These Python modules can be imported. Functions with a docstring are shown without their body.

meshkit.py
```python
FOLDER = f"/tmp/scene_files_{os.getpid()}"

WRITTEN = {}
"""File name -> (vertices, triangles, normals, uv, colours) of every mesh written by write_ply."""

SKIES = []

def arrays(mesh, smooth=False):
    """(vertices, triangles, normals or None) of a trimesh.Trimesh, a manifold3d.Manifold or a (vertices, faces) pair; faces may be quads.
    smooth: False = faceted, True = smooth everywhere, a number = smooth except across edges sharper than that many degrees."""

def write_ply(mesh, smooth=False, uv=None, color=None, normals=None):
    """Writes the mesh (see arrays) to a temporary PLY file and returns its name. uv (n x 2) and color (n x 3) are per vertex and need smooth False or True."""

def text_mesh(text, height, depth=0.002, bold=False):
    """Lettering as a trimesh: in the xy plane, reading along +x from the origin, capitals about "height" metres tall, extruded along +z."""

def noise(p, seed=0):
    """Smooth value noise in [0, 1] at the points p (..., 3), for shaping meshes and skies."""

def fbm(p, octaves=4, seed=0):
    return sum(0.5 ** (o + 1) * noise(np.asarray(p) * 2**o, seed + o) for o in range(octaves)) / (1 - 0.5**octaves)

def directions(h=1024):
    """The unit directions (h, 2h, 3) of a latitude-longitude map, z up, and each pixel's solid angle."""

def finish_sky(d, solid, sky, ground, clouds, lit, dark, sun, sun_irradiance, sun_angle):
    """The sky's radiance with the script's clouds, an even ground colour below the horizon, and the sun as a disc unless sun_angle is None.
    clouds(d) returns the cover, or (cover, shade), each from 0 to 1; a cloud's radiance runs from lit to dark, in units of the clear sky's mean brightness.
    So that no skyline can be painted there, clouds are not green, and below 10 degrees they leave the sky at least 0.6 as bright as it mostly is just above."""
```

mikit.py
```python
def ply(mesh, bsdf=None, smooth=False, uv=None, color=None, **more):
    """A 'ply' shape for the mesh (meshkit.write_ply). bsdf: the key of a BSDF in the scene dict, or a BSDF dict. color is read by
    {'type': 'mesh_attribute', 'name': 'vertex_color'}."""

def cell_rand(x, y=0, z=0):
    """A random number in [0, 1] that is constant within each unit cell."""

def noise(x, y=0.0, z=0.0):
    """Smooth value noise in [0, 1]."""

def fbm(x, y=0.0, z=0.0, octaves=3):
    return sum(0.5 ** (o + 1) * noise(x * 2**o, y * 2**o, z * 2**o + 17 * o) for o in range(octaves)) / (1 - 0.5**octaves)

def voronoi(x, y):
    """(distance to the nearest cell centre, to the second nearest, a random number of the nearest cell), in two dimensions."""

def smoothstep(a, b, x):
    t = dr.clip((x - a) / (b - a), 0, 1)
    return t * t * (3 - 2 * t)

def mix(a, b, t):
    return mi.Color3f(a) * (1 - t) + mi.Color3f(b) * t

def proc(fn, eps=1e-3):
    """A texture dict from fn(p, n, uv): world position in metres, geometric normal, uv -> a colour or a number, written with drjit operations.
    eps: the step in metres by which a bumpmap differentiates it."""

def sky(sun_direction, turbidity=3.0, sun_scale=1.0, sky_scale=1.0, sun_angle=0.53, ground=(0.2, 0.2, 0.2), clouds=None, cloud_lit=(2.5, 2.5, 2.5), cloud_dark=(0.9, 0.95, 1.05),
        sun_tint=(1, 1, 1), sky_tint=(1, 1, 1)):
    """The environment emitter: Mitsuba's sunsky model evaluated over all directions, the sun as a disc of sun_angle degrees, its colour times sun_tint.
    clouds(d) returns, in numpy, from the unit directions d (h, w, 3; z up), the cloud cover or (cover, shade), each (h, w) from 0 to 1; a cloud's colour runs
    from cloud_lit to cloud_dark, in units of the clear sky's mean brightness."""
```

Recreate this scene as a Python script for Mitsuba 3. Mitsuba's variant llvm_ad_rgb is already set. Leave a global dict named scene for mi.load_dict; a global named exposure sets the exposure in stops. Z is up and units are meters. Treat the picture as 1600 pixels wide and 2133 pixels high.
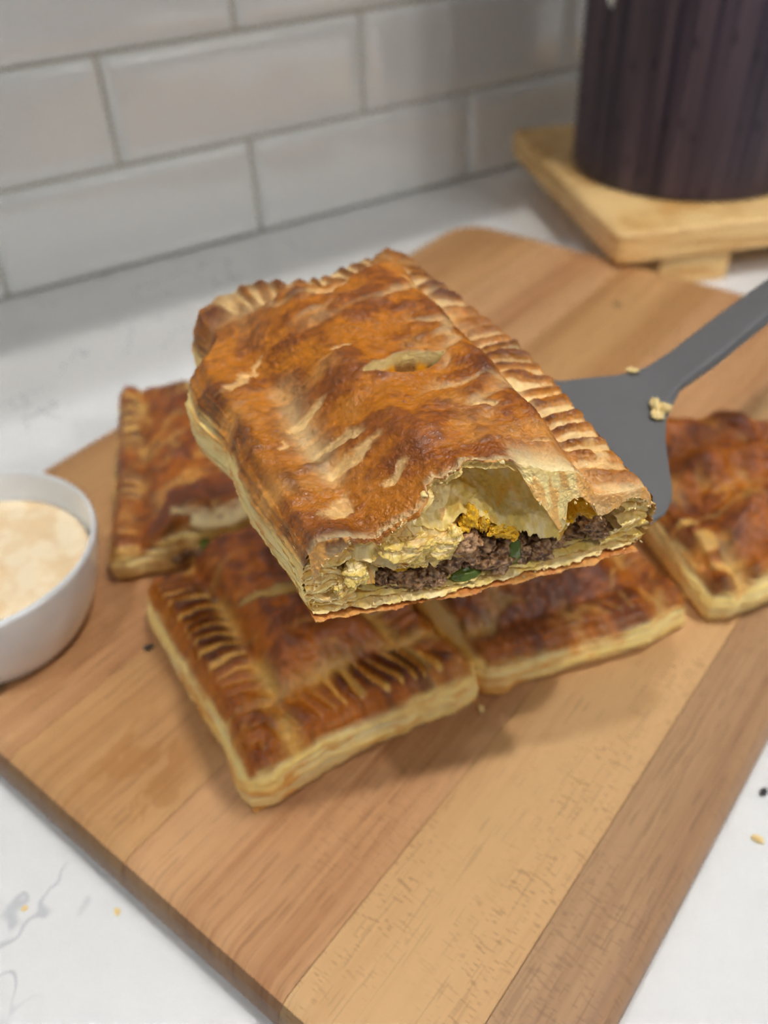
import math
import numpy as np, trimesh, mitsuba as mi, drjit as dr, mikit
from meshkit import noise as mnoise, fbm as mfbm
import manifold3d as m3
from shapely.geometry import Polygon, box as sbox

# ------------------------------------------------------------------ camera, light, exposure
scene, labels = {'type': 'scene'}, {}
exposure = -0.30
CAM = np.array([0.0, -0.6979, 0.3093])
FWD, UP = np.array([0.3767, 0.6617, -0.6482]), np.array([0.3578, 0.5416, 0.7607])
T = mi.ScalarTransform4f
scene['camera'] = {
    'type': 'thinlens', 'fov': 2 * math.degrees(math.atan(800 / 1825.2)), 'fov_axis': 'x',
    'aperture_radius': 0.0019, 'focus_distance': 0.228, 'near_clip': 0.01, 'far_clip': 50,
    'to_world': T().look_at(origin=CAM.tolist(), target=(CAM + FWD).tolist(), up=UP.tolist())}
AMBIENT = (0.200, 0.208, 0.212)
LAMPS = [(0.36, -0.86, 1250.0, (1.0, 0.965, 0.915)), (0.56, -0.86, 250.0, (1.0, 0.965, 0.915)),
         (-0.30, -0.68, 620.0, (0.96, 0.99, 1.03)), (-1.40, -2.00, 600.0, (0.97, 0.98, 1.0)),
         (0.72, -2.00, 520.0, (1.0, 0.985, 0.96)), (0.98, -2.00, 520.0, (1.0, 0.985, 0.96)), (1.10, -2.06, 520.0, (1.0, 0.985, 0.96)), (1.30, -2.00, 420.0, (1.0, 0.985, 0.96))]
CEIL = 1.50
scene['room_light'] = {'type': 'constant', 'radiance': {'type': 'rgb', 'value': list(AMBIENT)}}

# ------------------------------------------------------------------ helpers
def lin(r, g, b):
    return [((c / 255 + 0.055) / 1.055) ** 2.4 if c > 10 else c / 255 / 12.92 for c in (r, g, b)]

def numbered(key):
    parent, _, last = key.rpartition('__')
    pre = parent + '__' if parent else ''
    def taken(k): return k in scene or k in labels or any(s.startswith(k + '__') for s in scene)
    if not taken(key): return key
    i = 1
    while taken(f'{pre}{last}_{i:03d}'): i += 1
    return f'{pre}{last}_{i:03d}'

def tag(key, label=None, cat=None, group=None, kind=None):
    d = labels.setdefault(key, {})
    for k, v in (('label', label), ('category', cat), ('group', group), ('kind', kind)):
        if v: d[k] = v
    return key

def add(key, mesh, bsdf, smooth=30, color=None, **kw):
    key = numbered(key)
    scene[key] = mikit.ply(mesh, bsdf, smooth=smooth, color=color, **kw)
    return key

def tm(man):
    m = man.to_mesh()
    return trimesh.Trimesh(m.vert_properties[:, :3], m.tri_verts, process=False)

def man(mesh):
    return m3.Manifold(m3.Mesh(np.asarray(mesh.vertices, np.float32), np.asarray(mesh.faces, np.uint32)))

def hull(pts):
    return trimesh.convex.convex_hull(np.asarray(pts, float))

def sm(a, b, x):
    t = np.clip((x - a) / (b - a), 0, 1)
    return t * t * (3 - 2 * t)

def mixc(a, b, t):
    return a + (np.asarray(b) - a) * np.asarray(t)[..., None]

def grid_faces(nu, nv):
    i, j = np.meshgrid(np.arange(nv - 1), np.arange(nu - 1), indexing='ij')
    a = i * nu + j
    q = np.stack([a, a + 1, a + nu + 1, a + nu], -1).reshape(-1, 4)
    return np.vstack([q[:, [0, 1, 2]], q[:, [0, 2, 3]]])

def n2(a, b, seed=0):
    return mnoise(np.stack(np.broadcast_arrays(a, b, 0.37), -1), seed)

def f2(a, b, seed=0, octaves=4):
    return mfbm(np.stack(np.broadcast_arrays(a, b, 0.37), -1), octaves, seed)

def lathe(profile, sides=96, center=(0, 0, 0)):
    m = trimesh.creation.revolve(np.array(profile, float), sections=sides)
    m.apply_translation(center)
    return m

# ------------------------------------------------------------------ materials
P, N = mikit.proc, mikit.noise
def F(x, y=0., z=0., o=3): return mikit.fbm(x, y, z, o)

def tile_bump(p, n, uv):
    return F(p.x * 14, p.z * 22, p.y * 3, 2)
scene['mat_tile'] = {'type': 'bumpmap', 'arbitrary': P(tile_bump, 2e-3), 'scale': 0.0010,
    'bsdf': {'type': 'principled', 'base_color': {'type': 'rgb', 'value': [.92, .935, .92]}, 'roughness': .13, 'specular': 1.0}}

def grout_col(p, n, uv):
    return mikit.mix((.52, .49, .43), (.62, .59, .53), F(p.x * 60, p.z * 60, p.y * 60))
scene['mat_grout'] = {'type': 'principled', 'base_color': P(grout_col), 'roughness': .9, 'specular': .2}

def quartz(p, n, uv):
    wx = p.x + .05 * (F(p.x * 9, p.y * 9, 3.) - .5)
    wy = p.y + .05 * (F(p.x * 9, p.y * 9, 7.) - .5)
    a = dr.abs(F(wx * 19, wy * 19, 1., 4) - .5)
    gate = mikit.smoothstep(.46, .60, F(p.x * 24, p.y * 24, 11., 3))
    vein = (1 - mikit.smoothstep(.0, .013, a)) * gate
    cloud = mikit.smoothstep(.52, .75, F(p.x * 7, p.y * 7, 21., 3)) * .10
    c = mikit.mix((.765, .77, .77), (.56, .58, .61), cloud)
    return mikit.mix(c, (.40, .42, .46), vein * .6)
scene['mat_quartz'] = {'type': 'principled', 'base_color': P(quartz), 'roughness': .22, 'specular': .5}

TH = -1.208
GR = (-math.sin(TH), math.cos(TH))      # grain direction of the board
AC = (math.cos(TH), math.sin(TH))       # across the planks
def wood(base, dark, seed, fleck=0., stain=False):
    def fn(p, n, uv):
        a = p.x * GR[0] + p.y * GR[1]
        b = p.x * AC[0] + p.y * AC[1]
        b2 = b + .004 * (F(a * 5, b * 20, seed) - .5) + p.z * .4
        s1 = F(a * 5, b2 * 120, seed + 3., 4)
        s2 = F(a * 16, b2 * 620, seed + 9., 3)
        s3 = F(a * 3, b2 * 34, seed + 5., 2)
        t = mikit.smoothstep(.34, .86, .5 * s1 + .22 * s2 + .34 * s3)
        c = mikit.mix(base, dark, t)
        pore = mikit.smoothstep(.68, .80, N(a * 90, b2 * 1500, seed)) * .22
        c = mikit.mix(c, tuple(x * .5 for x in dark), pore)
        if fleck > 0:
            fl = mikit.smoothstep(.60, .85, N(a * 1500, b * 420, seed + 31.)) * mikit.smoothstep(.44, .62, F(a * 16, b * 45, seed + 41.))
            c = mikit.mix(c, tuple(x * .8 for x in dark), fl * fleck)
        c = c * dr.lerp(1., .42, mikit.smoothstep(.45, .8, dr.abs(n.x * GR[0] + n.y * GR[1])))  # end faces darkened: oiled end grain, plus their shade put into the colour
        k1, _, kr = mikit.voronoi(a * 11 + seed * 7, b * 17)
        knot = (1 - mikit.smoothstep(.02, .075, k1)) * dr.select(kr > .80, 1., 0.)
        c = mikit.mix(c, (.07, .035, .018), knot * .55)
        if stain:
            w1 = p.x + .02 * (F(p.x * 60, p.y * 60, 5.) - .5)
            w2 = p.y + .02 * (F(p.x * 60, p.y * 60, 9.) - .5)
            ra = (w1 - .016) * GR[0] + (w2 + .476) * GR[1]
            rb = (w1 - .016) * AC[0] + (w2 + .476) * AC[1]
            near = 1 - mikit.smoothstep(.010, .036, dr.sqrt(dr.square(ra * .7) + dr.square(rb * 1.2)))
            spot = mikit.smoothstep(.45, .62, F(ra * 60, rb * 150, 2., 3)) * near
            c = mikit.mix(c, (.40, .17, .045), spot * .55)
        return c * mi.Color3f(.80, .785, .74)
    return {'type': 'principled', 'base_color': P(fn), 'roughness': .48, 'specular': .35}
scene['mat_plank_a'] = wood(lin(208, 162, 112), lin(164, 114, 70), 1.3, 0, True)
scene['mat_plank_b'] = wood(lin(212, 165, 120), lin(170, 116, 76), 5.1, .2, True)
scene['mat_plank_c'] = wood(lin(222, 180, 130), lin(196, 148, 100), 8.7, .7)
scene['mat_plank_d'] = wood(lin(184, 146, 110), lin(146, 106, 77), 12.9, .3)  # edge plank: own darker tone, with a cast shadow worked into the colour
scene['mat_plank_side'] = {'type': 'principled', 'base_color': {'type': 'rgb', 'value': lin(130, 96, 66)}, 'roughness': .6}

def pine(p, n, uv):
    t = F(p.x * 30 + p.y * 9, p.y * 30 - p.x * 9, p.z * 260, 3)
    return mikit.mix(lin(238, 200, 138), lin(206, 158, 94), mikit.smoothstep(.35, .7, t))
scene['mat_pine'] = {'type': 'principled', 'base_color': P(pine), 'roughness': .5, 'specular': .4}

CX, CY = 0.6015, -0.1800
def darkwood(p, n, uv):
    th = dr.atan2(p.y - CY, p.x - CX)
    s = F(th * 26, p.z * 5, 1., 4)
    s2 = .5 * N(th * 120, p.z * 3, 4.) + .5 * N(th * 330, p.z * 2, 9.)
    c = mikit.mix(lin(78, 66, 74), lin(40, 35, 48), mikit.smoothstep(.30, .72, .75 * s + .25 * s2))
    k, _, kr = mikit.voronoi(th * 7 + .3, p.z * 22)
    sp = (1 - mikit.smoothstep(.05, .14, k)) * dr.select(kr > .45, 1., 0.)
    return mikit.mix(c, lin(20, 18, 28), sp * .8)
scene['mat_canister'] = {'type': 'principled', 'base_color': P(darkwood), 'roughness': .5, 'specular': .3}

scene['mat_white'] = {'type': 'principled', 'base_color': {'type': 'rgb', 'value': [.80, .80, .78]}, 'roughness': .35, 'specular': .5}
scene['mat_ceramic'] = {'type': 'principled', 'base_color': {'type': 'rgb', 'value': [.80, .82, .83]}, 'roughness': .12, 'specular': .6}
def sauce_c(p, n, uv):
    return mikit.mix(lin(252, 232, 196), lin(240, 210, 165), mikit.smoothstep(.35, .7, F(p.x * 120, p.y * 120, 2.)))
scene['mat_sauce'] = {'type': 'twosided', 'bsdf': {'type': 'principled', 'base_color': P(sauce_c), 'roughness': .35, 'specular': .5}}
scene['mat_silicone'] = {'type': 'principled', 'base_color': {'type': 'rgb', 'value': lin(88, 88, 90)}, 'roughness': .55, 'specular': .4}

VC = {'type': 'mesh_attribute', 'name': 'vertex_color'}
def crust_bump(p, n, uv):
    return F(p.x * 700, p.y * 700, p.z * 700, 3) + .6 * N(p.x * 2600, p.y * 2600, p.z * 2600)
def pale_bump(p, n, uv):
    return F(p.x * 900, p.y * 900, p.z * 900, 3)
scene['mat_crust'] = {'type': 'twosided', 'bsdf': {'type': 'bumpmap', 'arbitrary': P(crust_bump, 1e-4), 'scale': 0.00030,
    'bsdf': {'type': 'principled', 'base_color': VC, 'roughness': .27, 'specular': .38, 'clearcoat': .75, 'clearcoat_gloss': .90}}}
scene['mat_flake'] = {'type': 'twosided', 'bsdf': {'type': 'bumpmap', 'arbitrary': P(pale_bump, 1e-4), 'scale': 0.00016,
    'bsdf': {'type': 'principled', 'base_color': VC, 'roughness': .5, 'specular': .4}}}
scene['mat_beef'] = {'type': 'twosided', 'bsdf': {'type': 'bumpmap', 'arbitrary': P(pale_bump, 1e-4), 'scale': 0.0004,
    'bsdf': {'type': 'principled', 'base_color': VC, 'roughness': .30, 'specular': .5}}}
scene['mat_cheese'] = {'type': 'principled', 'base_color': {'type': 'rgb', 'value': lin(234, 180, 36)}, 'roughness': .3, 'specular': .5}
scene['mat_pepper'] = {'type': 'principled', 'base_color': {'type': 'rgb', 'value': lin(78, 98, 24)}, 'roughness': .12, 'specular': .6, 'clearcoat': 1.0}
scene['mat_black'] = {'type': 'principled', 'base_color': {'type': 'rgb', 'value': [.02, .02, .02]}, 'roughness': .6}
scene['mat_crumb'] = {'type': 'principled', 'base_color': {'type': 'rgb', 'value': lin(232, 205, 140)}, 'roughness': .6}
scene['mat_bulb'] = {'type': 'diffuse', 'reflectance': {'type': 'rgb', 'value': [.8, .8, .8]}}

# ------------------------------------------------------------------ the room: tiled wall, ceiling, lamps, upper cabinet, countertop
def bevel_box(x0, x1, y0, y1, z0, z1, r):
    pts = []
    for (a, b) in ((0, r), (r, 0)):
        for x in (x0 + a, x1 - a):
            for y in (y0 + a, y1 - a):
                for z in (z0 + b, z1 - b): pts.append((x, y, z))
    for x in (x0 + r, x1 - r):
        for y in (y0, y1):
            for z in (z0 + r, z1 - r): pts.append((x, y, z))
    return hull(pts)

tag(add('wall_back', trimesh.creation.box(bounds=[[-0.9, .006, -.02], [1.5, .04, CEIL]]), 'mat_grout', smooth=False), 'grouted wall behind the worktop', kind='structure')
TP, TL, TX = 0.079, 0.2190, 0.3960
def tile_mesh(w, h):
    prof = [(0, 0), (0, .0030), (.0007, .0048), (.0019, .0064), (.0037, .0077), (.0060, .0086), (.0090, .0091), (.0140, .0094)]
    rings, k = [], 4
    for ins, dep in prof:
        rr = max(.0022 - ins * .2, .0008)
        ring = []
        for cx, cz, a0 in ((w / 2 - ins - rr, h / 2 - ins - rr, 0), (-w / 2 + ins + rr, h / 2 - ins - rr, 90), (-w / 2 + ins + rr, -h / 2 + ins + rr, 180), (w / 2 - ins - rr, -h / 2 + ins + rr, 270)):
            for j in range(k):
                t = math.radians(a0 + 90 * j / (k - 1))
                ring.append((cx + rr * math.cos(t), -dep, cz + rr * math.sin(t)))
        rings.append(ring)
    m = len(rings[0]); v = [q for r in rings for q in r] + [(0, -prof[-1][1], 0)]
    f = []
    for i in range(len(rings) - 1):
        for j in range(m):
            a, b = i * m + j, i * m + (j + 1) % m
            f += [(a, b, b + m), (a, b + m, a + m)]
    last = (len(rings) - 1) * m
    f += [(last + j, last + (j + 1) % m, len(v) - 1) for j in range(m)]
    return trimesh.Trimesh(np.array(v), np.array(f), process=False)
tile = mikit.ply(tile_mesh(TL - .0030, TP - .0030), 'mat_tile', smooth=40)
for row in range(6):
    off = TX - TL / 2 if row % 2 == 0 else TX
    for c in range(-4, 5):
        key = numbered('wall_back__tile')
        scene[key] = {**tile, 'to_world': T().translate([off + (c + .5) * TL, .006, (row + .5) * TP])}

tag(add('ceiling', trimesh.creation.box(bounds=[[-1.6, -2.8, CEIL], [2.2, .04, CEIL + .05]]), 'mat_white', smooth=False), 'white kitchen ceiling', kind='structure')
for i, (x, y, pw, c) in enumerate(LAMPS):
    root = numbered('ceiling_light')
    trim = lathe([(.034, -.004), (.045, -.004), (.047, 0), (.034, 0), (.034, -.004)], 40, (x, y, CEIL))
    add(root + '__trim_ring', trim, 'mat_white')
    disc = trimesh.creation.cylinder(.0335, .002, sections=32); disc.apply_translation((x, y, CEIL - .0015))
    scene[root + '__bulb'] = mikit.ply(disc, 'mat_bulb', emitter={'type': 'area', 'radiance': {'type': 'rgb', 'value': [pw * k for k in c]}})
    tag(root, 'small round recessed ceiling light above the worktop', 'ceiling light', 'recessed ceiling lights above the worktop')
cab = numbered('upper_cabinet')
add(cab + '__body', bevel_box(-0.9, 1.5, -.315, .0, .475, 1.2, .002), 'mat_white', smooth=False)
for i in range(5):
    add(cab + '__door', bevel_box(-0.9 + i * .48 + .003, -0.9 + (i + 1) * .48 - .003, -.334, -.3155, .478, 1.197, .002), 'mat_white', smooth=False)
tag(cab, 'white wall cabinet hanging above the tiled splashback', 'cabinet')
tag(add('countertop', bevel_box(-0.9, 1.5, -.80, .0055, -.03, 0, .003), 'mat_quartz', smooth=False), 'white quartz countertop with fine grey veins under the cutting board', 'countertop')

# ------------------------------------------------------------------ cutting board
bo, bt = [(.258, -.191), (.638, -.191), (.638, .351), (.258, .351)], .0200
poly = Polygon([(AC[0] * a + GR[0] * b, AC[1] * a + GR[1] * b) for a, b in bo])
poly = poly.buffer(-.030).buffer(.030, quad_segs=8)
pts = []
for ins, z in ((.0035, .0008), (.0012, .0022), (0, .0050), (0, .0128), (.0010, .0160), (.0030, .0185), (.0058, .0197), (.0085, bt)):
    pts += [(x, y, z) for x, y in np.array(poly.buffer(-ins).exterior.coords)[:-1]]
board = man(hull(pts))
cuts, mats = [.25, .335, .408, .478, .554, .607, .65], 'aabbcd'
tones = ['mat_plank_a', 'mat_plank_b', 'mat_plank_a', 'mat_plank_b', 'mat_plank_c', 'mat_plank_d']
for i in range(6):
    a0, a1 = cuts[i] + .00012, cuts[i + 1] - .00012
    q = [(AC[0] * a + GR[0] * b, AC[1] * a + GR[1] * b) for a, b in ((a0, -.3), (a1, -.3), (a1, .5), (a0, .5))]
    cs = m3.CrossSection([q]); cs = cs if cs.area() > 0 else m3.CrossSection([q[::-1]])
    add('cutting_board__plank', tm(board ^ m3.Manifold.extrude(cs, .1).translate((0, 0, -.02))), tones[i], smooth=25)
tag('cutting_board', 'large light wood cutting board of glued planks under the pastries', 'cutting board')

# ------------------------------------------------------------------ wooden stand and dark canister
d1, d2 = np.array([.940, -.341]), np.array([.341, .940])
C0 = np.array([.4525, -.2620])
def stand_poly(a0, a1, b0, b1): return [tuple(C0 + d1 * a + d2 * b) for a, b in ((a0, b0), (a1, b0), (a1, b1), (a0, b1))]
def prism(q, z0, z1, r=.0015):
    pg, pts = Polygon(q), []
    for ins, z in ((r, z0), (0, z0 + r), (0, z1 - r), (r, z1)):
        pts += [(x, y, z) for x, y in np.array(pg.buffer(-ins, join_style=2).exterior.coords)[:-1]]
    return hull(pts)
add('wooden_stand__top', prism(Polygon(stand_poly(0, .30, 0, .252)).buffer(-.006).buffer(.006).exterior.coords[:-1], .0232, .0470, .0025), 'mat_pine')
add('wooden_stand__foot', prism(stand_poly(.038, .094, .004, .235), .0002, .0230), 'mat_pine', smooth=False)
add('wooden_stand__foot', prism(stand_poly(.206, .262, .004, .235), .0002, .0230), 'mat_pine', smooth=False)
tag('wooden_stand', 'pale wooden stand on block feet under the dark canister', 'stand')
R = .0935
prof = [(0, .0472), (R - .004, .0472), (R - .001, .0480), (R, .0500)] + [(R + .004 * i / 12, .05 + .23 * i / 12) for i in range(1, 13)] + [(R + .001, .284), (R - .004, .284), (R - .004, .06), (0, .06)]
add('canister__body', lathe(prof, 160, (CX, CY, 0)), 'mat_canister')
def tag_mesh():
    c = math.radians(-186)
    out = []
    for rr in (R + .0035, R + .0042):
        for j in range(9):
            t = -.11 + .22 * j / 8
            zb = .1705 + abs(t) * .16 + .003 * math.sin(j * 2.2)
            for z in (zb, .225):
                out.append((CX + (rr + (z - .2) * .0174) * math.cos(c + t), CY + (rr + (z - .2) * .0174) * math.sin(c + t), z))
    v = np.array(out); f = []
    for j in range(8):
        a = 2 * j
        f += [(a, a + 1, a + 3), (a, a + 3, a + 2), (18 + a, 18 + a + 3, 18 + a + 1), (18 + a, 18 + a + 2, 18 + a + 3), (a, a + 2, 18 + a + 2), (a, 18 + a + 2, 18 + a)]
    return trimesh.Trimesh(v, np.array(f), process=False)
add('canister__label', tag_mesh(), 'mat_white', smooth=False)
tag('canister__label', 'white pointed label')
tag('canister', 'dark purple brown round canister with wood grain on the stand', 'canister')

# ------------------------------------------------------------------ dip bowl
BX, BY = -.0163, -.3735
prof = [(0, .0212), (.030, .0212), (.034, .0204), (.0375, .0212), (.0400, .0250), (.0440, .0325), (.0478, .0430), (.0509, .0550), (.0530, .0650),
        (.0528, .0664), (.0520, .0672), (.0510, .0670), (.0503, .0658), (.0488, .0560), (.0450, .0420), (.0405, .0330), (.0340, .0270), (0, .0250)]
add('dip_bowl', lathe(prof, 128, (BX, BY, 0)), 'mat_ceramic', smooth=40)
tag('dip_bowl', 'small white ceramic bowl on the board left of the pastries', 'bowl')
rr, tt = np.meshgrid(np.linspace(0, 1, 60), np.linspace(0, 2 * np.pi, 161))
sx, sy = rr * np.cos(tt), rr * np.sin(tt)
swirl = np.sin(rr * 13 + tt * 1.0 + 2.2 * n2(sx * 2 + 5, sy * 2 + 5, 3))
hz = .0535 + .0009 * swirl * (1 - rr ** 4) + .0012 * (f2(sx * 4 + 9, sy * 4 + 9, 5) - .5) - .0006 * rr
v = np.stack([BX + sx * .0472, BY + sy * .0472, hz], -1).reshape(-1, 3)
top = trimesh.Trimesh(v, grid_faces(60, 161)[:, ::-1], process=False)
low = trimesh.Trimesh(np.vstack([[BX +   .0472 * math.cos(a), BY + .0472 * math.sin(a), hz[0, -1]] for a in np.linspace(0, 2 * np.pi, 97)[:-1]] + [[BX + .0350 * math.cos(a), BY + .0350 * math.sin(a), .0312] for a in np.linspace(0, 2 * np.pi, 97)[:-1]]),
                      np.vstack([[(i, 96 + i, 96 + (i + 1) % 96), (i, 96 + (i + 1) % 96, (i + 1) % 96)] for i in range(96)]), process=False)
tag(add('dipping_sauce', trimesh.util.concatenate([top, low]), 'mat_sauce', smooth=60), 'creamy pale orange dipping sauce filling the white bowl', 'sauce')

# ------------------------------------------------------------------ pastry builder
GOLD, AMBER, DARK = np.array(lin(163, 94, 6)), np.array(lin(132, 67, 3)), np.array(lin(80, 36, 5))
TAN, PALE, CREAM, YEL = np.array(lin(216, 156, 78)), np.array(lin(238, 200, 132)), np.array(lin(246, 224, 166)), np.array(lin(236, 206, 112))

class Slab:
    def __init__(self, fl, fr, br, bl, n=(0, 0, 1), bulge=None):
        self.Q = [np.asarray(c, float) for c in (fl, fr, br, bl)]; self.n = np.asarray(n, float) / np.linalg.norm(n)
        self.Lx = (np.linalg.norm(self.Q[1] - self.Q[0]) + np.linalg.norm(self.Q[2] - self.Q[3])) / 2
        self.Ly = (np.linalg.norm(self.Q[3] - self.Q[0]) + np.linalg.norm(self.Q[2] - self.Q[1])) / 2
        self.bulge = bulge
    def at(self, u, v, w):
        u, v, w = np.broadcast_arrays(np.asarray(u, float), np.asarray(v, float), np.asarray(w, float))
        if self.bulge: u, v = self.bulge(u, v)
        a, b, Q = u[..., None], v[..., None], self.Q
        return (Q[0] * (1 - a) + Q[1] * a) * (1 - b) + (Q[3] * (1 - a) + Q[2] * a) * b + self.n * w[..., None]

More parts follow.
